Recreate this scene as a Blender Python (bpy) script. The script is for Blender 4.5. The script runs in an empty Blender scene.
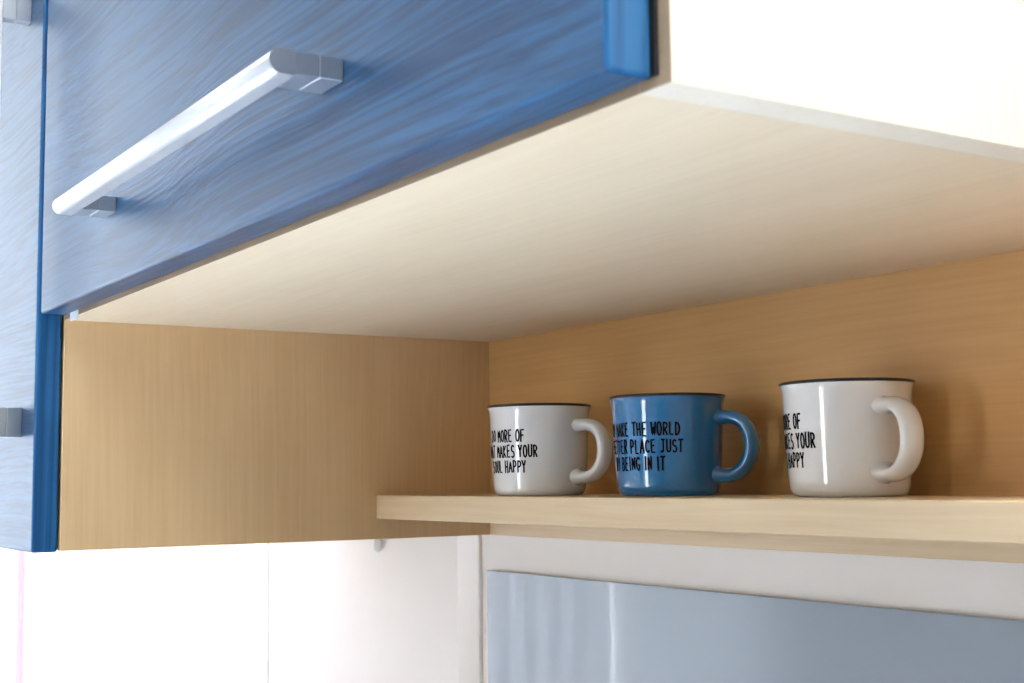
import bpy, bmesh, math, random
from mathutils import Vector, Matrix

random.seed(7)
scene = bpy.context.scene
C = scene.collection
Z0 = 1.5                     # camera height above the floor

# ------------------------------------------------------------------ camera
cam_data = bpy.data.cameras.new('camera')
cam = bpy.data.objects.new('camera', cam_data)
C.objects.link(cam)
right = Vector((0.54035882, 0.84134645, -0.01218602))
down = Vector((-0.09075735, 0.04387918, -0.99490589))
fwd = Vector((-0.83652582, 0.53871214, 0.10006887))
m = Matrix((right, -down, -fwd)).transposed().to_4x4()
m.translation = Vector((0, 0, Z0))
cam.matrix_world = m
cam_data.sensor_width = 36.0
cam_data.sensor_fit = 'HORIZONTAL'
cam_data.lens = 1357.77 / 1024 * 36
cam_data.clip_start = 0.02
cam_data.dof.use_dof = True
cam_data.dof.focus_distance = 1.08
cam_data.dof.aperture_fstop = 20
scene.camera = cam

# ------------------------------------------------------------------ world, daylight, exposure
world = bpy.data.worlds.new('overcast_sky')
scene.world = world
world.use_nodes = True
bg = world.node_tree.nodes['Background']
bg.inputs['Color'].default_value = (0.90, 0.95, 1.0, 1)
bg.inputs['Strength'].default_value = 9.0
scene.view_settings.view_transform = 'Standard'
scene.view_settings.look = 'None'
scene.view_settings.gamma = 1.0
scene.view_settings.use_curve_mapping = False
scene.view_settings.exposure = 0.20
scene.cycles.sample_clamp_indirect = 0.0

sun_data = bpy.data.lights.new('sun', 'SUN')
sun_data.energy = 98.0
sun_data.angle = math.radians(1.0)
sun_data.color = (1.0, 0.99, 0.98)
sun = bpy.data.objects.new('sun', sun_data)
sun.rotation_euler = Vector((0.0, 0.12, -1.0)).to_track_quat('-Z', 'Y').to_euler()
C.objects.link(sun)

# the room's openings: (y or x range, z range)
XL, XR, YB, YF, ZC = -1.724, 1.55, 0.728, -3.4, 2.6
WIN_L = (-0.25, 0.728, 0.98, 2.25)         # window in the left wall, beside the corner
WIN_F = (-1.02, -0.42, 0.12, 2.15)         # tall glazed door in the wall opposite the kitchen
ROOF = (-1.15, 0.25, -1.02, -0.37)          # added skylight, unseen, lets sun onto the floor: x range, y range


def portal(name, loc, rot, sx, sy):
    d = bpy.data.lights.new(name, 'AREA')
    d.shape = 'RECTANGLE'
    d.size, d.size_y = sx, sy
    d.cycles.is_portal = True
    ob = bpy.data.objects.new(name, d)
    ob.location, ob.rotation_euler = loc, rot
    C.objects.link(ob)


H = math.pi / 2
portal('daylight_portal', (XL - 0.10, (WIN_L[0] + WIN_L[1]) / 2, (WIN_L[2] + WIN_L[3]) / 2), (H, 0, -H), WIN_L[1] - WIN_L[0], WIN_L[3] - WIN_L[2])
portal('daylight_portal', ((WIN_F[0] + WIN_F[1]) / 2, YF - 0.10, (WIN_F[2] + WIN_F[3]) / 2), (H, 0, 0), WIN_F[1] - WIN_F[0], WIN_F[3] - WIN_F[2])
portal('daylight_portal', ((ROOF[0] + ROOF[1]) / 2, (ROOF[2] + ROOF[3]) / 2, ZC + 0.09), (0, 0, 0), ROOF[1] - ROOF[0], ROOF[3] - ROOF[2])
ADDED_LAMP_EMIT = 33.0                             # added ceiling lamp whitening the cabinet's right end (built further down)


# ------------------------------------------------------------------ materials
def new_mat(name):
    mt = bpy.data.materials.new(name)
    mt.use_nodes = True
    nt = mt.node_tree
    return mt, nt, nt.nodes['Principled BSDF']


def setin(node, key, v):
    node.inputs[key].default_value = v


def plain(name, col, rough=0.5, metal=0.0, coat=0.0, noise=0.0, nscale=30.0, bump=0.0):
    mt, nt, b = new_mat(name)
    setin(b, 'Base Color', (*col, 1)); setin(b, 'Roughness', rough); setin(b, 'Metallic', metal)
    setin(b, 'Coat Weight', coat); setin(b, 'Coat IOR', 1.6); setin(b, 'Coat Roughness', 0.04)
    tc = nt.nodes.new('ShaderNodeTexCoord')
    n = nt.nodes.new('ShaderNodeTexNoise')
    setin(n, 'Scale', nscale); setin(n, 'Detail', 4)
    nt.links.new(tc.outputs['Object'], n.inputs['Vector'])
    if noise:
        mx = nt.nodes.new('ShaderNodeMix'); mx.data_type = 'RGBA'
        mx.inputs[6].default_value = (*[c * (1 - noise) for c in col], 1)
        mx.inputs[7].default_value = (*[min(1, c * (1 + noise)) for c in col], 1)
        nt.links.new(n.outputs['Fac'], mx.inputs[0])
        nt.links.new(mx.outputs[2], b.inputs['Base Color'])
    if bump:
        bp = nt.nodes.new('ShaderNodeBump')
        setin(bp, 'Strength', bump); setin(bp, 'Distance', 0.001)
        nt.links.new(n.outputs['Fac'], bp.inputs['Height'])
        nt.links.new(bp.outputs['Normal'], b.inputs['Normal'])
    return mt


def grain_coord(nt, scale, warp, wscale):
    """object coordinates, bent by a slow noise, then stretched along the grain"""
    N, L = nt.nodes, nt.links
    tc = N.new('ShaderNodeTexCoord')
    wm = N.new('ShaderNodeMapping'); wm.inputs['Scale'].default_value = wscale
    L.new(tc.outputs['Object'], wm.inputs['Vector'])
    wn = N.new('ShaderNodeTexNoise'); setin(wn, 'Scale', 1.0); setin(wn, 'Detail', 1.5)
    L.new(wm.outputs['Vector'], wn.inputs['Vector'])
    sub = N.new('ShaderNodeMath'); sub.operation = 'SUBTRACT'; sub.inputs[1].default_value = 0.5
    L.new(wn.outputs['Fac'], sub.inputs[0])
    sc = N.new('ShaderNodeVectorMath'); sc.operation = 'SCALE'; sc.inputs[0].default_value = warp
    L.new(sub.outputs[0], sc.inputs['Scale'])
    ad = N.new('ShaderNodeVectorMath'); ad.operation = 'ADD'
    L.new(tc.outputs['Object'], ad.inputs[0]); L.new(sc.outputs[0], ad.inputs[1])
    mp = N.new('ShaderNodeMapping'); mp.inputs['Scale'].default_value = scale
    L.new(ad.outputs[0], mp.inputs['Vector'])
    return mp.outputs['Vector'], tc


def ramp(nt, fac, stops):
    r = nt.nodes.new('ShaderNodeValToRGB')
    el = r.color_ramp.elements
    while len(el) < len(stops):
        el.new(0.5)
    for e, (p, c) in zip(el, stops):
        e.position = p
        e.color = (*c, 1)
    nt.links.new(fac, r.inputs['Fac'])
    return r.outputs['Color']


def maple(name, axis, light=(0.81, 0.625, 0.40), dark=(0.72, 0.52, 0.305), rough=0.42):
    """pale maple laminate, grain along the given axis"""
    mt, nt, b = new_mat(name)
    long, short = 5.0, 240.0
    scale = tuple(long if i == axis else short for i in range(3))
    warp = tuple(0.0 if i == axis else 0.02 for i in range(3))
    v, tc = grain_coord(nt, scale, warp, (3, 3, 3))
    n1 = nt.nodes.new('ShaderNodeTexNoise'); setin(n1, 'Scale', 1.0); setin(n1, 'Detail', 5); setin(n1, 'Roughness', 0.6)
    nt.links.new(v, n1.inputs['Vector'])
    # broad cloudy figure
    fm = nt.nodes.new('ShaderNodeMapping'); fm.inputs['Scale'].default_value = tuple(5.0 if i == axis else 22.0 for i in range(3))
    nt.links.new(tc.outputs['Object'], fm.inputs['Vector'])
    n2 = nt.nodes.new('ShaderNodeTexNoise'); setin(n2, 'Scale', 1.0); setin(n2, 'Detail', 3)
    nt.links.new(fm.outputs['Vector'], n2.inputs['Vector'])
    av = nt.nodes.new('ShaderNodeMix'); av.data_type = 'FLOAT'; av.inputs[0].default_value = 0.45
    nt.links.new(n1.outputs['Fac'], av.inputs[2]); nt.links.new(n2.outputs['Fac'], av.inputs[3])
    col = ramp(nt, av.outputs[0], [(0.33, dark), (0.62, light)])
    nt.links.new(col, b.inputs['Base Color'])
    setin(b, 'Roughness', rough)
    bp = nt.nodes.new('ShaderNodeBump'); setin(bp, 'Strength', 0.12); setin(bp, 'Distance', 0.0006)
    nt.links.new(n1.outputs['Fac'], bp.inputs['Height'])
    nt.links.new(bp.outputs['Normal'], b.inputs['Normal'])
    return mt


def blue_wood(name, axis, dark, light, bump=0.5, rough=0.36, fine=300.0):
    """blue stained wood with brushed-out grain"""
    mt, nt, b = new_mat(name)
    scale = tuple(1.6 if i == axis else fine for i in range(3))
    warp = tuple(0.0 if i == axis else 0.06 for i in range(3))
    ws = tuple(2.2 if i == axis else 4.0 for i in range(3))
    v, tc = grain_coord(nt, scale, warp, ws)
    n1 = nt.nodes.new('ShaderNodeTexNoise'); setin(n1, 'Scale', 1.0); setin(n1, 'Detail', 3.0); setin(n1, 'Roughness', 0.55)
    nt.links.new(v, n1.inputs['Vector'])
    fm = nt.nodes.new('ShaderNodeMapping'); fm.inputs['Scale'].default_value = tuple(2.5 if i == axis else 14.0 for i in range(3))
    nt.links.new(tc.outputs['Object'], fm.inputs['Vector'])
    n2 = nt.nodes.new('ShaderNodeTexNoise'); setin(n2, 'Scale', 1.0); setin(n2, 'Detail', 2)
    nt.links.new(fm.outputs['Vector'], n2.inputs['Vector'])
    av = nt.nodes.new('ShaderNodeMix'); av.data_type = 'FLOAT'; av.inputs[0].default_value = 0.25
    nt.links.new(n1.outputs['Fac'], av.inputs[2]); nt.links.new(n2.outputs['Fac'], av.inputs[3])
    mid = tuple((a + c) / 2 for a, c in zip(dark, light))
    col = ramp(nt, av.outputs[0], [(0.40, dark), (0.49, mid), (0.58, light)])
    nt.links.new(col, b.inputs['Base Color'])
    setin(b, 'Roughness', rough)
    bp = nt.nodes.new('ShaderNodeBump'); setin(bp, 'Strength', bump); setin(bp, 'Distance', 0.0012)
    nt.links.new(n1.outputs['Fac'], bp.inputs['Height'])
    nt.links.new(bp.outputs['Normal'], b.inputs['Normal'])
    return mt


M = {}
M['maple_x'] = maple('maple_laminate_along', 0)
M['maple_y'] = maple('maple_laminate_deep', 1)
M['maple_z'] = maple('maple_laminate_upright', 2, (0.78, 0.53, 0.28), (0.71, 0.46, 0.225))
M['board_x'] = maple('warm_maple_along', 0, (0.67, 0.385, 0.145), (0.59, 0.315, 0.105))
M['shaded_edge'] = maple('brown_shaded_edge', 0, (0.33, 0.225, 0.135), (0.28, 0.185, 0.105), 0.5)  # maple darkened to paint in the shade on the front edges
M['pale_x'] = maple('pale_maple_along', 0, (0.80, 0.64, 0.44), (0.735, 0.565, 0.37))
M['pale_z'] = maple('pale_maple_upright', 2, (0.81, 0.71, 0.57), (0.76, 0.65, 0.50))
BD, BL = (0.005, 0.033, 0.085), (0.017, 0.080, 0.172)
M['blue_x'] = blue_wood('blue_wood_front', 0, BD, BL)
M['blue_z'] = blue_wood('blue_wood_end', 2, (0.005, 0.063, 0.17), (0.017, 0.125, 0.295), 0.25, 0.42, 160.0)
M['blue_z'].node_tree.nodes['Principled BSDF'].inputs['Specular IOR Level'].default_value = 0.3
M['aluminium'] = plain('satin_aluminium', (0.64, 0.635, 0.645), 0.44, 0.7, noise=0.03, nscale=400)
M['grey_cap'] = plain('grey_painted_metal', (0.42, 0.45, 0.49), 0.32, 0.8, noise=0.03, nscale=200)
M['white_glaze'] = plain('white_ceramic_glaze', (0.78, 0.755, 0.725), 0.10, 0, 1.0, noise=0.015, nscale=60)
M['blue_glaze'] = plain('blue_ceramic_glaze', (0.003, 0.165, 0.41), 0.10, 0, 1.0, noise=0.05, nscale=60)
M['black_glaze'] = plain('black_rim_glaze', (0.004, 0.004, 0.005), 0.35, 0, 0.1)
M['black_print'] = plain('black_printed_ink', (0.004, 0.004, 0.005), 0.7)
M['black_print'].node_tree.nodes['Principled BSDF'].inputs['Specular IOR Level'].default_value = 0.08
M['wall'] = plain('cream_wall_paint', (0.88, 0.81, 0.75), 0.6, noise=0.02, nscale=25, bump=0.05)
M['room_wall'] = plain('white_wall_paint', (0.70, 0.685, 0.67), 0.7, noise=0.02, nscale=25, bump=0.05)
M['taupe_wall'] = plain('taupe_wall_paint', (0.30, 0.27, 0.24), 0.7, noise=0.02, nscale=25, bump=0.05)
M['trunk'] = plain('cream_plastic', (0.89, 0.80, 0.72), 0.35, noise=0.01)
M['gap_shade_black'] = plain('gap_shade_black', (0.01, 0.01, 0.011), 0.7)  # flat black for the shade in the gap beside the door
M['white_plastic'] = plain('white_plastic', (0.86, 0.86, 0.86), 0.35)
M['worktop'] = plain('grey_worktop', (0.22, 0.21, 0.20), 0.4, noise=0.05, nscale=80)
M['floor'] = plain('light_blue_floor', (0.46, 0.565, 0.75), 0.5, noise=0.05, nscale=8)


def splash_glass():
    mt, nt, b = new_mat('grey_backpainted_glass')
    setin(b, 'Base Color', (0.26, 0.30, 0.35, 1)); setin(b, 'Coat Weight', 0.6); setin(b, 'Coat Roughness', 0.03)
    tc = nt.nodes.new('ShaderNodeTexCoord')
    n = nt.nodes.new('ShaderNodeTexNoise'); setin(n, 'Scale', 9); setin(n, 'Detail', 6)
    nt.links.new(tc.outputs['Object'], n.inputs['Vector'])
    r = nt.nodes.new('ShaderNodeMapRange')
    r.inputs['From Min'].default_value, r.inputs['From Max'].default_value = 0.3, 0.75
    r.inputs['To Min'].default_value, r.inputs['To Max'].default_value = 0.05, 0.16
    nt.links.new(n.outputs['Fac'], r.inputs['Value'])
    nt.links.new(r.outputs['Result'], b.inputs['Roughness'])
    return mt


M['splash'] = splash_glass()


def pane_mat():
    mt = bpy.data.materials.new('window_pane')
    mt.use_nodes = True
    nt = mt.node_tree
    nt.nodes.clear()
    out = nt.nodes.new('ShaderNodeOutputMaterial')
    mx = nt.nodes.new('ShaderNodeMixShader'); mx.inputs[0].default_value = 0.07
    t = nt.nodes.new('ShaderNodeBsdfTransparent'); t.inputs[0].default_value = (0.97, 0.985, 0.98, 1)
    g = nt.nodes.new('ShaderNodeBsdfGlossy'); g.inputs['Roughness'].default_value = 0.02
    nt.links.new(t.outputs[0], mx.inputs[1]); nt.links.new(g.outputs[0], mx.inputs[2])
    nt.links.new(mx.outputs[0], out.inputs['Surface'])
    return mt


M['pane'] = pane_mat()


def curtain_mat(name, col):
    mt = bpy.data.materials.new(name)
    mt.use_nodes = True
    nt = mt.node_tree
    nt.nodes.clear()
    out = nt.nodes.new('ShaderNodeOutputMaterial')
    tr = nt.nodes.new('ShaderNodeBsdfTranslucent'); tr.inputs[0].default_value = (*col, 1)
    df = nt.nodes.new('ShaderNodeBsdfDiffuse'); df.inputs[0].default_value = (*col, 1)
    tp = nt.nodes.new('ShaderNodeBsdfTransparent')
    m1 = nt.nodes.new('ShaderNodeMixShader'); m1.inputs[0].default_value = 0.35
    m2 = nt.nodes.new('ShaderNodeMixShader'); m2.inputs[0].default_value = 0.06
    nt.links.new(tr.outputs[0], m1.inputs[1]); nt.links.new(df.outputs[0], m1.inputs[2])
    nt.links.new(m1.outputs[0], m2.inputs[1]); nt.links.new(tp.outputs[0], m2.inputs[2])
    nt.links.new(m2.outputs[0], out.inputs['Surface'])
    return mt


M['curtain'] = curtain_mat('sheer_white_fabric', (0.82, 0.82, 0.84))
M['hem'] = curtain_mat('pink_fabric', (0.84, 0.58, 0.70))


def added_lamp_mat():
    mt = bpy.data.materials.new('added_lamp_diffuser')
    mt.use_nodes = True
    b = mt.node_tree.nodes['Principled BSDF']
    setin(b, 'Base Color', (0.9, 0.9, 0.88, 1))
    setin(b, 'Emission Color', (1.0, 0.98, 0.95, 1)); setin(b, 'Emission Strength', ADDED_LAMP_EMIT)
    return mt


M['lamp'] = added_lamp_mat()

# ------------------------------------------------------------------ helpers
WPOS = {}


def link(name, mesh, mats, world_pos, parent=None):
    ob = bpy.data.objects.new(name, mesh)
    for mt in (mats if isinstance(mats, (list, tuple)) else [mats]):
        if len(mesh.materials) < (len(mats) if isinstance(mats, (list, tuple)) else 1):
            mesh.materials.append(mt)
    C.objects.link(ob)
    wp = Vector(world_pos)
    if parent is not None:
        ob.parent = parent
        ob.location = wp - WPOS[parent.name]
    else:
        ob.location = wp
    WPOS[ob.name] = wp
    return ob


def thing(name, label, cat, pos, group=None):
    e = bpy.data.objects.new(name, None)
    e.empty_display_size = 0.05
    C.objects.link(e)
    e.location = pos
    WPOS[e.name] = Vector(pos)
    return tag(e, label, cat, group)


def tag(o, label, cat, group=None):
    o['label'] = label
    o['category'] = cat
    if group:
        o['group'] = group
    return o


def struct(o, label=None):
    o['kind'] = 'structure'
    if label:
        o['label'] = label
    return o


def bm_box(bm, x0, x1, y0, y1, z0, z1):
    vs = [bm.verts.new((x, y, z)) for x in (x0, x1) for y in (y0, y1) for z in (z0, z1)]
    for f in ((0, 1, 3, 2), (4, 6, 7, 5), (0, 4, 5, 1), (2, 3, 7, 6), (0, 2, 6, 4), (1, 5, 7, 3)):
        bm.faces.new([vs[i] for i in f])


def finish(bm, name, smooth=False):
    bmesh.ops.recalc_face_normals(bm, faces=bm.faces)
    me = bpy.data.meshes.new(name)
    if smooth:
        for f in bm.faces:
            f.smooth = True
    bm.to_mesh(me)
    bm.free()
    return me


def box(name, rng, mats, parent=None, bevel=0.0006, segs=2, end_axis=None, zrel=True):
    """a board; rng = x0,x1,y0,y1,z0,z1 in metres (z from the camera height when zrel).
    end_axis: faces looking along that axis take the second material"""
    x0, x1, y0, y1, z0, z1 = rng
    if zrel:
        z0 += Z0
        z1 += Z0
    c = Vector(((x0 + x1) / 2, (y0 + y1) / 2, (z0 + z1) / 2))
    bm = bmesh.new()
    bm_box(bm, x0 - c.x, x1 - c.x, y0 - c.y, y1 - c.y, z0 - c.z, z1 - c.z)
    bmesh.ops.recalc_face_normals(bm, faces=bm.faces)
    if bevel:
        bmesh.ops.bevel(bm, geom=list(bm.edges), offset=bevel, segments=segs, profile=0.5, affect='EDGES')
        for f in bm.faces:
            n = f.normal
            f.smooth = max(abs(n.x), abs(n.y), abs(n.z)) < 0.999
    if end_axis is not None:
        bm.normal_update()
        for f in bm.faces:
            if any(abs(f.normal[a]) > 0.5 for a in end_axis):
                f.material_index = 1
    return link(name, finish(bm, name), mats, c, parent)


# ------------------------------------------------------------------ the room
def holed_wall(name, axis, pos, thick, a0, a1, holes, mat):
    """a wall of blocks around its openings; axis 0: faces along x, 1: along y"""
    bm = bmesh.new()
    lo, hi = min(pos, pos + thick), max(pos, pos + thick)
    blocks, cur = [], a0
    for h0, h1, g0, g1 in sorted(holes):
        blocks += [(cur, h0, 0, ZC), (h0, h1, 0, g0), (h0, h1, g1, ZC)]
        cur = h1
    blocks.append((cur, a1, 0, ZC))
    for (p, q, r, s) in blocks:
        if q - p < 1e-4:
            continue
        if axis == 0:
            bm_box(bm, lo, hi, p, q, r, s)
        else:
            bm_box(bm, p, q, lo, hi, r, s)
    return struct(link(name, finish(bm, name), mat, (0, 0, 0)))


T = 0.2
struct(box('floor', (XL - T, XR + T, YF - T, YB + T, -0.1, 0.0), M['floor'], bevel=0, zrel=False))
bm = bmesh.new()
bm_box(bm, XL - T, XR + T, YF - T, ROOF[2], ZC, ZC + 0.1)
bm_box(bm, XL - T, XR + T, ROOF[3], YB + T, ZC, ZC + 0.1)
bm_box(bm, XL - T, ROOF[0], ROOF[2], ROOF[3], ZC, ZC + 0.1)
bm_box(bm, ROOF[1], XR + T, ROOF[2], ROOF[3], ZC, ZC + 0.1)
struct(link('ceiling', finish(bm, 'ceiling'), M['room_wall'], (0, 0, 0)))
struct(box('wall_back', (XL - T, XR + T, YB, YB + T, 0, ZC), M['wall'], bevel=0, zrel=False))
holed_wall('wall_left', 0, XL, -T, YF, YB, [WIN_L], M['room_wall'])
holed_wall('wall_right', 0, XR, T, YF, YB, [], M['taupe_wall'])
holed_wall('wall_front', 1, YF, -T, XL, XR, [WIN_F], M['room_wall'])


def window(name, axis, pos, hole, fw=0.03, inset=0.09, open_side=False):
    """slim frame and glass pane set deep in the reveal"""
    h0, h1, g0, g1 = hole
    s = -1 if pos < 0 else 1
    p0, p1 = pos + s * inset, pos + s * (inset + 0.05)
    lo, hi = min(p0, p1), max(p0, p1)

    def put(bm, a, b, c, d, q0=lo, q1=hi):
        if axis == 0:
            bm_box(bm, q0, q1, a, b, c, d)
        else:
            bm_box(bm, a, b, q0, q1, c, d)
    bm = bmesh.new()
    e1 = h1 if open_side else h1 - fw       # the frame is buried in the wall on that side
    put(bm, h0, h0 + fw, g0, g1)
    if not open_side:
        put(bm, e1, h1, g0, g1)
    put(bm, h0 + fw, e1, g0, g0 + fw)
    put(bm, h0 + fw, e1, g1 - fw, g1)
    fr = struct(link(name, finish(bm, name), M['white_plastic'], (0, 0, 0)))
    bm = bmesh.new()
    mid = (lo + hi) / 2
    put(bm, h0 + fw, e1, g0 + fw, g1 - fw, mid - 0.003, mid + 0.003)
    link('pane', finish(bm, 'pane'), M['pane'], (0, 0, 0), fr)
    return fr


window('window_1', 0, XL, WIN_L, open_side=True)
window('window_2', 1, YF, WIN_F)
bm = bmesh.new()
a, b, c, d = ROOF
for q in ((a, b, c, c + 0.03), (a, b, d - 0.03, d), (a, a + 0.03, c + 0.03, d - 0.03), (b - 0.03, b, c + 0.03, d - 0.03)):
    bm_box(bm, *q, ZC + 0.03, ZC + 0.07)
sky_frame = struct(link('added_skylight', finish(bm, 'added_skylight'), M['white_plastic'], (0, 0, 0)))  # frame of the skylight added so sun on the floor lights the underside
bm = bmesh.new()
bm_box(bm, a + 0.03, b - 0.03, c + 0.03, d - 0.03, ZC + 0.047, ZC + 0.053)
link('pane', finish(bm, 'pane'), M['pane'], (0, 0, 0), sky_frame)

# upright cream trunking in the back wall's corner with the splashback
bm = bmesh.new()
w, dp, hh, rd = 0.0445, 0.004, 1.6, 0.0025
prof = [(-w / 2, 0)]
for k in range(7):
    a = math.pi - k * H / 6
    prof.append((-w / 2 + rd + rd * math.cos(a), -dp + rd - rd * math.sin(a)))
for k in range(7):
    a = H - k * H / 6
    prof.append((w / 2 - rd + rd * math.cos(a), -dp + rd - rd * math.sin(a)))
prof.append((w / 2, 0))
ring0 = [bm.verts.new((x, y, 0)) for x, y in prof]
ring1 = [bm.verts.new((x, y, hh)) for x, y in prof]
for i in range(len(prof)):
    j = (i + 1) % len(prof)
    f = bm.faces.new((ring0[i], ring0[j], ring1[j], ring1[i]))
    f.smooth = 0 < i < len(prof) - 2
bm.faces.new(ring0); bm.faces.new(ring1)
o = link('trim_1', finish(bm, 'trim_1'), M['trunk'], (-1.2005 * 1.011, YB, 0.90))
struct(o, 'upright cream trunking left of the grey glass splashback')

# worktop under the shelf (below the picture) and its base
struct(box('worktop', (XL, XR, 0.10, YB, 0.86, 0.90), M['worktop'], bevel=0.002, zrel=False))
struct(box('worktop_plinth', (XL, XR, 0.16, YB, 0.0, 0.86), M['maple_x'], bevel=0, zrel=False))

# ------------------------------------------------------------------ geometry constants (z from the camera)
X0 = -1.1618        # inner face of the left cabinet's side
X1, X1I = -0.3592, -0.3774
YC, YD, YP = 0.2990, 0.2762, 0.7200
ZT, ZPB, ZTOP = 0.1374, -0.0560, 0.52
DB = 0.1400         # lower edge of the lift-up door


# ------------------------------------------------------------------ bar handle (parts of a door)
def bar_handle(door, a0, a1, c, vertical=False):
    """a0..a1 along the bar, c = centre line across; stands YD - 38 mm out of the door"""
    hw = 0.0060
    out0, out1 = 0.0245, 0.038

    def place(bm, name, mat, smooth=False):
        me = finish(bm, name)
        if vertical:            # x -> z, z -> x
            for v in me.vertices:
                v.co = (v.co.z, v.co.y, v.co.x)
            me.flip_normals()
        pos = (c, YD, (a0 + a1) / 2 + Z0) if vertical else ((a0 + a1) / 2, YD, c + Z0)
        return link(name, me, mat, pos, door)
    L = (a1 - a0) / 2
    # bar: D-shaped profile, rounded to the front
    prof = [(-out0, hw), (-out0, -hw)]
    n = 12
    for k in range(n + 1):
        a = -H + math.pi * k / n
        prof.append((-(out1 - hw) - hw * math.cos(a), hw * math.sin(a)))
    bm = bmesh.new()
    A = [bm.verts.new((-L + 0.0012, y, z)) for y, z in prof]
    B = [bm.verts.new((L - 0.0012, y, z)) for y, z in prof]
    for i in range(len(prof)):
        j = (i + 1) % len(prof)
        f = bm.faces.new((A[i], A[j], B[j], B[i]))
        f.smooth = 2 <= i < len(prof) - 1
    bm.faces.new(A); bm.faces.new(B)
    place(bm, 'handle_bar', M['aluminium'])
    for s in (-1, 1):
        # end cap closes the profile
        bm = bmesh.new()
        e0, e1 = (L - 0.0012) * s, L * s
        A = [bm.verts.new((e0, y, z)) for y, z in prof]
        B = [bm.verts.new((e1, y, z)) for y, z in prof]
        for i in range(len(prof)):
            j = (i + 1) % len(prof)
            bm.faces.new((A[i], A[j], B[j], B[i]))
        bm.faces.new(A); bm.faces.new(B)
        place(bm, 'end_cap', M['grey_cap'])
        # two-piece post between bar and door
        lo, hi = sorted((L * s, (L - 0.025) * s))
        bm = bmesh.new()
        bm_box(bm, lo, hi, -out0, -0.0125, -hw * 0.92, hw * 0.92)
        bmesh.ops.bevel(bm, geom=list(bm.edges), offset=0.0005, segments=1, affect='EDGES')
        place(bm, 'post_collar', M['grey_cap'])
        bm = bmesh.new()
        bm_box(bm, lo, hi, -0.0125, 0.0, -hw * 0.92, hw * 0.92)
        bmesh.ops.bevel(bm, geom=list(bm.edges), offset=0.0005, segments=1, affect='EDGES')
        place(bm, 'handle_post', M['grey_cap'])


# ------------------------------------------------------------------ wall cabinet with lift-up blue door
cab = thing('wall_cabinet', 'maple wall cabinet with wide blue wood-grain door and silver bar handle above the mugs', 'cabinet', ((X0 + X1) / 2, (YC + YP) / 2, ZT + Z0))
box('bottom_panel', (X0 + 0.0003, X1I, YC, YP, ZT, ZT + 0.018), [M['pale_x'], M['shaded_edge']], cab, 0.0, end_axis=(1,))
box('side_panel', (X1I + 0.00005, X1, YC, YP, ZT, ZTOP), [M['pale_z'], M['shaded_edge']], cab, 0.00015, 1, end_axis=(1,))
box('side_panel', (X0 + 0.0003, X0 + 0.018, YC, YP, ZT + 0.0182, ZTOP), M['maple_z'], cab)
box('top_panel', (X0 + 0.0183, X1I - 0.0002, YC, YP, ZTOP - 0.018, ZTOP), M['maple_x'], cab)
box('back_panel', (X0 + 0.0183, X1I - 0.0002, YP - 0.008, YP, ZT + 0.0182, ZTOP - 0.0182), M['maple_x'], cab)
door = box('door', (-1.1495, -0.3671, YD, YC - 0.0018, DB, ZTOP - 0.002), [M['blue_x'], M['blue_z']], cab, 0.0022, 3, end_axis=(0,))
door['label'] = 'blue stained door with brushed wood grain'
bar_handle(door, -0.9655, -0.5745, 0.1948)
box('gap_shade_strip', (-0.3735, -0.3657, YC - 0.0016, YC - 0.0001, ZT + 0.004, ZTOP - 0.004), M['gap_shade_black'], cab, 0.0)  # black strip stands in for the shade of the gap behind the door
o = box('door_bumper', (-1.1390, -1.1180, YC - 0.0016, YC - 0.0001, ZT - 0.0035, ZT + 0.010), M['white_plastic'], cab, 0.0005)
o['label'] = 'small white plastic bumper at the left corner'

# ------------------------------------------------------------------ tall neighbour cabinet on the left
XLL = -1.52
lc = thing('tall_wall_cabinet', 'taller maple wall cabinet at the left edge with pale-lit blue door', 'cabinet', ((XLL + X0) / 2, (YC + YP) / 2, ZPB + Z0))
box('side_panel', (X0 - 0.018, X0, YC, YB - 0.0005, ZPB, ZTOP), [M['maple_z'], M['shaded_edge']], lc, 0.0008)
box('side_panel', (XLL, XLL + 0.018, YC, YB - 0.0005, ZPB, ZTOP), M['maple_z'], lc, 0.0008)
box('bottom_panel', (XLL + 0.0182, X0 - 0.0182, YC, YB - 0.0005, ZPB, ZPB + 0.018), M['maple_x'], lc)
box('top_panel', (XLL + 0.0182, X0 - 0.0182, YC, YB - 0.0005, ZTOP - 0.018, ZTOP), M['maple_x'], lc)
ld = box('door', (XLL + 0.002, X0, YD, YC - 0.0018, ZPB - 0.0006, ZTOP - 0.002), [M['blue_x'], M['blue_z']], lc, 0.0022, 3, end_axis=(0,))
ld['label'] = 'blue stained door with brushed wood grain'
bar_handle(ld, 0.0400, 0.4300, -1.2110, vertical=True)

# ------------------------------------------------------------------ niche back board and shelf
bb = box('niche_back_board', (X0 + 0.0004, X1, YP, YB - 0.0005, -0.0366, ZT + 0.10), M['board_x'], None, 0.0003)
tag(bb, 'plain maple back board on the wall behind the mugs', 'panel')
sh = thing('shelf', 'narrow maple shelf board carrying the three mugs', 'shelf', ((X0 + X1) / 2, (0.5924 + YP) / 2, ZPB + Z0))
box('board', (X0 + 0.0004, X1, 0.5924, YP - 0.0002, -0.0367, -0.0148), M['maple_x'], sh, 0.0008)
box('rail', (X0 + 0.0004, X1, YP - 0.001, YB - 0.0005, ZPB, -0.0368), M['maple_x'], sh, 0.0005)

# ------------------------------------------------------------------ grey glass splashback
sp = box('glass_splashback', (-1.1725, XR - 0.3, YB - 0.0065, YB - 0.0003, 0.902 - Z0, -0.0912), M['splash'], None, 0.0009, 2)
tag(sp, 'grey blue glossy glass splashback on the wall below the shelf', 'splashback')

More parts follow.
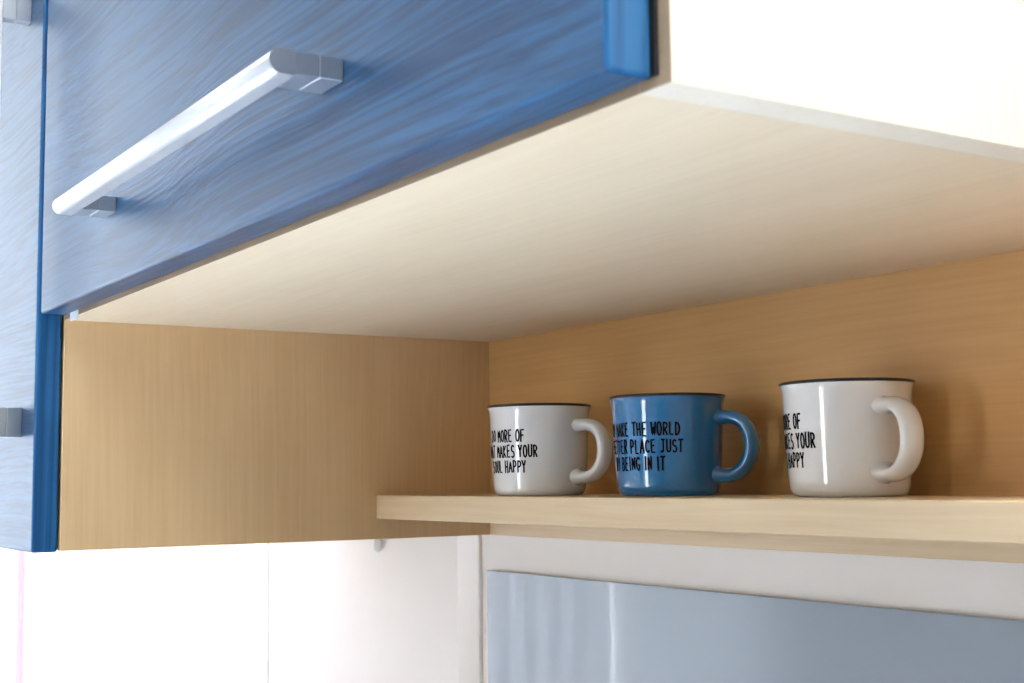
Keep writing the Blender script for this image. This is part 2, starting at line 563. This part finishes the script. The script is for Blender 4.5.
# ------------------------------------------------------------------ little white button on the wall under the cabinet
bm = bmesh.new()
bmesh.ops.create_uvsphere(bm, u_segments=20, v_segments=12, radius=1.0)
for v in bm.verts:
    v.co = (v.co.x * 0.0052, v.co.y * 0.006, v.co.z * 0.0088)
o = link('wall_clip', finish(bm, 'wall_clip', True), M['white_plastic'], (-1.4155, YB - 0.0045, Z0 - 0.0745))
tag(o, 'tiny white plastic clip on the wall just under the tall cabinet', 'clip')

# ------------------------------------------------------------------ pale pink curtain at the window
def curtain_strip(name, y0c, y1c, nn, mat, parent=None):
    bm = bmesh.new()
    rows = []
    for zz in (0.985, 1.2, 1.7, 2.245):
        row = []
        for i in range(nn + 1):
            y = y0c + (y1c - y0c) * i / nn
            row.append(bm.verts.new((0.014 * math.sin(y * 130) + 0.006 * math.sin(y * 270 + zz), y, zz)))
        rows.append(row)
    for r0, r1 in zip(rows, rows[1:]):
        for i in range(nn):
            bm.faces.new((r0[i], r0[i + 1], r1[i + 1], r1[i])).smooth = True
    ob = link(name, finish(bm, name), mat, (XL - 0.012, 0, 0), parent)
    sm = ob.modifiers.new('cloth', 'SOLIDIFY')
    sm.thickness = 0.0006
    return ob


cu = curtain_strip('curtain', 0.160, 0.395, 60, M['curtain'])
tag(cu, 'white curtain with thin pink stripe at the bright window under the left cabinet', 'curtain')
hem = curtain_strip('stripe', 0.395, 0.413, 8, M['hem'], cu)
hem['label'] = 'pale pink stripe'
curtain_strip('curtain_panel', 0.413, 0.724, 90, M['curtain'], cu)
cu2 = curtain_strip('curtain', -0.247, 0.128, 110, M['curtain'])
tag(cu2, 'plain white curtain at the same window, nearer the room', 'curtain')

# ------------------------------------------------------------------ mugs
MR, MH = 0.0425, 0.0760


def catmull(pts, n):
    out = []
    P = [2 * Vector(pts[0]) - Vector(pts[1])] + [Vector(p) for p in pts] + [2 * Vector(pts[-1]) - Vector(pts[-2])]
    for i in range(1, len(P) - 2):
        for k in range(n):
            t = k / n
            p0, p1, p2, p3 = P[i - 1:i + 3]
            out.append(0.5 * ((2 * p1) + (p2 - p0) * t + (2 * p0 - 5 * p1 + 4 * p2 - p3) * t * t + (3 * p1 - p0 - 3 * p2 + p3) * t ** 3))
    out.append(P[-2])
    return out


def lathe(name, prof, n=64, closed=False):
    bm = bmesh.new()
    rings = []
    for r, z in prof:
        if r < 1e-6:
            rings.append([bm.verts.new((0, 0, z))])
        else:
            rings.append([bm.verts.new((r * math.cos(2 * math.pi * k / n), r * math.sin(2 * math.pi * k / n), z)) for k in range(n)])
    pairs = list(zip(rings, rings[1:]))
    if closed:
        pairs.append((rings[-1], rings[0]))
    for a, b in pairs:
        for k in range(n):
            j = (k + 1) % n
            if len(a) == 1:
                bm.faces.new((a[0], b[k], b[j]))
            elif len(b) == 1:
                bm.faces.new((a[k], a[j], b[0]))
            else:
                bm.faces.new((a[k], a[j], b[j], b[k]))
    return finish(bm, name, True)


OUT = catmull([(0.0325, 0.0), (0.0352, 0.0012), (0.0372, 0.0042), (0.0381, 0.0090), (0.0389, 0.020), (0.0397, 0.036),
               (0.0404, 0.052), (0.0409, 0.064), (0.0413, 0.0690), (0.0419, 0.0720), (0.0425, 0.0738)], 4)


def out_r(z):
    for a, b in zip(OUT, OUT[1:]):
        if a.y <= z <= b.y:
            return a.x + (b.x - a.x) * (z - a.y) / max(1e-9, b.y - a.y)
    return OUT[-1].x


def mug_body(name):
    prof = [(0, 0.0022), (0.029, 0.0022), (0.0305, 0.0004)]
    prof += [(p.x, p.y) for p in OUT]
    prof += [(0.0392, 0.0738), (0.0374, 0.068), (0.0362, 0.050), (0.0352, 0.030), (0.0344, 0.012), (0.030, 0.0065), (0, 0.006)]
    return lathe(name, prof)


def mug_rim(name):
    prof = [(0.0425, 0.0738), (0.04285, 0.0746), (0.0427, 0.0755), (0.0420, MH), (0.0408, MH + 0.0001), (0.0397, 0.0755), (0.0392, 0.0738)]
    return lathe(name, prof, 64, True)


def mug_handle(name):
    path = catmull([(0.0355, 0.0580), (0.0420, 0.0585), (0.0500, 0.0583), (0.0575, 0.0548), (0.0625, 0.0477), (0.0642, 0.0375),
                    (0.0624, 0.0278), (0.0570, 0.0198), (0.0495, 0.0154), (0.0420, 0.0150), (0.0365, 0.0155)], 4)
    bm = bmesh.new()
    n, rings = 20, []
    for i, p in enumerate(path):
        t = path[min(i + 1, len(path) - 1)] - path[max(i - 1, 0)]
        t.normalize()
        nv = Vector((-t.y, t.x))
        u = i / (len(path) - 1)
        end = max(0.0, 1 - min(u, 1 - u) / 0.17)
        a = 0.0053 + 0.0030 * end ** 2      # in the plane of the handle
        b = 0.0080 + (0.0050 if u < 0.5 else 0.0030) * end ** 2      # across
        ring = []
        for k in range(n):
            th = 2 * math.pi * k / n
            q = p + nv * (a * math.cos(th))
            ring.append(bm.verts.new((q.x, b * math.sin(th), q.y)))
        rings.append(ring)
    for r0, r1 in zip(rings, rings[1:]):
        for k in range(n):
            j = (k + 1) % n
            bm.faces.new((r0[k], r0[j], r1[j], r1[k]))
    bm.faces.new(rings[0]); bm.faces.new(rings[-1])
    return finish(bm, name, True)


# hand-drawn capitals: strokes in a box 0.7 wide and 1 high
def arc(cx, cy, rx, ry, a0, a1, n=9):
    return [(cx + rx * math.cos(math.radians(a0 + (a1 - a0) * k / n)), cy + ry * math.sin(math.radians(a0 + (a1 - a0) * k / n))) for k in range(n + 1)]


G = {
    'A': [[(0, 0), (.33, 1), (.66, 0)], [(.10, .36), (.58, .36)]],
    'B': [[(.05, 0), (.05, 1)], [(.05, 1)] + arc(.25, .77, .30, .22, 85, -85) + [(.05, .53)], [(.05, .53)] + arc(.28, .27, .34, .26, 85, -85) + [(.05, 0)]],
    'C': [arc(.38, .5, .33, .48, 45, 315, 14)],
    'D': [[(.05, 0), (.05, 1)], [(.05, 1)] + arc(.15, .5, .46, .49, 80, -80, 12) + [(.05, 0)]],
    'E': [[(.55, 1), (.06, .98), (.06, .02), (.56, 0)], [(.06, .52), (.46, .53)]],
    'F': [[(.56, 1), (.06, .98), (.06, 0)], [(.06, .53), (.46, .54)]],
    'G': [arc(.38, .5, .33, .48, 50, 300, 14) + [(.64, .42), (.38, .42)]],
    'H': [[(.05, 0), (.05, 1)], [(.58, 0), (.58, 1)], [(.05, .48), (.58, .52)]],
    'I': [[(.3, 0), (.3, 1)]],
    'J': [[(.18, 1), (.62, 1)], [(.44, 1), (.44, .2)] + arc(.24, .2, .2, .19, 0, -150, 8)],
    'K': [[(.06, 0), (.06, 1)], [(.56, 1), (.08, .46), (.60, 0)]],
    'L': [[(.08, 1), (.08, .02), (.56, 0)]],
    'M': [[(.02, 0), (.10, 1), (.34, .35), (.58, 1), (.67, 0)]],
    'N': [[(.05, 0), (.06, 1), (.57, 0), (.58, 1)]],
    'O': [arc(.34, .5, .30, .49, 90, 450, 18)],
    'P': [[(.06, 0), (.06, 1)], [(.06, 1)] + arc(.24, .73, .34, .26, 85, -85, 10) + [(.06, .46)]],
    'R': [[(.06, 0), (.06, 1)], [(.06, 1)] + arc(.24, .75, .32, .24, 85, -85, 10) + [(.06, .50)], [(.22, .50), (.60, 0)]],
    'S': [arc(.33, .74, .26, .25, 40, 260, 10) + arc(.31, .25, .28, .25, 80, -140, 10)],
    'T': [[(0, .98), (.66, 1)], [(.33, 1), (.33, 0)]],
    'U': [[(.05, 1), (.05, .25)] + arc(.32, .25, .27, .25, 180, 360, 10) + [(.59, 1)]],
    'W': [[(0, 1), (.16, 0), (.34, .68), (.52, 0), (.68, 1)]],
    'Y': [[(.02, 1), (.33, .46), (.62, 1)], [(.33, .46), (.31, 0)]],
}


def lettering(name, lines, zc, ang0, pitch, lh=0.0094, sw=0.0014):
    """printed strokes lying on the mug's wall, each line centred on the angle ang0"""
    bm = bmesh.new()
    rnd = random.Random(len(lines[0]))

    def put(s, z, lift):
        r = out_r(z) + lift
        a = ang0 + s / 0.0398
        return bm.verts.new((r * math.cos(a), r * math.sin(a), z))
    for text, z_mid in zip(lines, zc):
        total = sum((0.62 if ch in ' I' else 1.0) for ch in text) * pitch
        s0 = -total / 2
        for ch in text:
            adv = (0.62 if ch in ' I' else 1.0) * pitch
            if ch != ' ':
                sx, sz = pitch * 1.08, lh * rnd.uniform(0.93, 1.06)
                dz, sk = rnd.uniform(-.0003, .0003), rnd.uniform(-.04, .05)
                for st in G[ch]:
                    pts = [Vector((s0 + (px - (0.12 if ch == 'I' else 0) + sk * py) * sx, z_mid + dz + (py - .5) * sz)) for px, py in st]
                    # cut long straight strokes so that they follow the curve
                    fine = [pts[0]]
                    for a, b in zip(pts, pts[1:]):
                        k = max(1, int((b - a).length / 0.0015))
                        fine += [a.lerp(b, (i + 1) / k) for i in range(k)]
                    left, rt, tl, tr = [], [], [], []
                    for i, p in enumerate(fine):
                        t = fine[min(i + 1, len(fine) - 1)] - fine[max(i - 1, 0)]
                        t = t.normalized() if t.length > 0 else Vector((0, 1))
                        nv = Vector((-t.y, t.x)) * sw / 2
                        ex = -t * sw * .3 if i == 0 else (t * sw * .3 if i == len(fine) - 1 else Vector((0, 0)))
                        tl.append(put((p + nv + ex).x, (p + nv + ex).y, 0.00016))
                        tr.append(put((p - nv + ex).x, (p - nv + ex).y, 0.00016))
                    for i in range(len(fine) - 1):
                        bm.faces.new((tl[i], tr[i], tr[i + 1], tl[i + 1]))
            s0 += adv
    me = bpy.data.meshes.new(name)
    bmesh.ops.recalc_face_normals(bm, faces=bm.faces)
    bm.to_mesh(me)
    bm.free()
    return me


ZL = (0.0498, 0.0370, 0.0243)
R = math.radians
WORDS_A = lettering('lettering', ['DO MORE OF', 'WHAT MAKES YOUR', 'SOUL HAPPY'], ZL, R(-97), 0.00415)
WORDS_C = lettering('lettering', ['DO MORE OF', 'WHAT MAKES YOUR', 'SOUL HAPPY'], ZL, R(-106.5), 0.00415)
WORDS_B = lettering('lettering', ['YOU MAKE THE WORLD', 'A BETTER PLACE JUST', 'BY BEING IN IT'], ZL, R(-106), 0.00425)
body_me, rim_me, handle_me = mug_body('mug_body'), mug_rim('mug_rim'), mug_handle('mug_handle')


def mug(label, x, y, phi, glaze, words):
    """phi: how far the handle is turned to the right of the line to the camera"""
    pos = Vector((x, y, Z0 - 0.0148))
    root = thing('mug', label, 'mug', pos, 'mugs on the shelf')
    root.scale = (1.025, 1.025, 0.99)
    root.rotation_euler = (0, 0, math.atan2(-y, -x) + R(phi))
    for nm, me, mt in (('body', body_me, glaze), ('rim', rim_me, M['black_glaze']), ('handle', handle_me, glaze), ('lettering', words, M['black_print'])):
        me2 = me.copy()
        me2.materials.clear()
        me2.materials.append(mt)
        p = bpy.data.objects.new(nm, me2)
        C.objects.link(p)
        p.parent = root
        if nm == 'lettering':
            p['label'] = 'black hand-lettered slogan in three lines'
        if nm == 'rim':
            p['label'] = 'thin black rim'
    return root


mug('white mug with black slogan in the shelf corner, left of the blue mug', -0.9500, 0.638, 53.5, M['white_glaze'], WORDS_A)
mug('glossy blue mug with black slogan between the two white mugs', -0.8010, 0.655, 68, M['blue_glaze'], WORDS_B)
mug('white mug with black slogan nearest the camera, right of the blue mug', -0.6345, 0.671, 35.5, M['white_glaze'], WORDS_C)

# ------------------------------------------------------------------ unseen ceiling lamp, added to brighten the cabinet's right end
lx, ly = 0.45, 0.42
lamp = thing('added_ceiling_lamp', 'square white ceiling panel lamp above the right of the worktop', 'lamp', (lx, ly, ZC))
bm = bmesh.new()
bm_box(bm, -0.25, 0.25, -0.25, 0.25, -0.035, 0.0)
link('housing', finish(bm, 'housing'), M['white_plastic'], (lx, ly, ZC), lamp)
bm = bmesh.new()
bm_box(bm, -0.235, 0.235, -0.235, 0.235, -0.041, -0.0352)
link('diffuser', finish(bm, 'diffuser'), M['lamp'], (lx, ly, ZC), lamp)
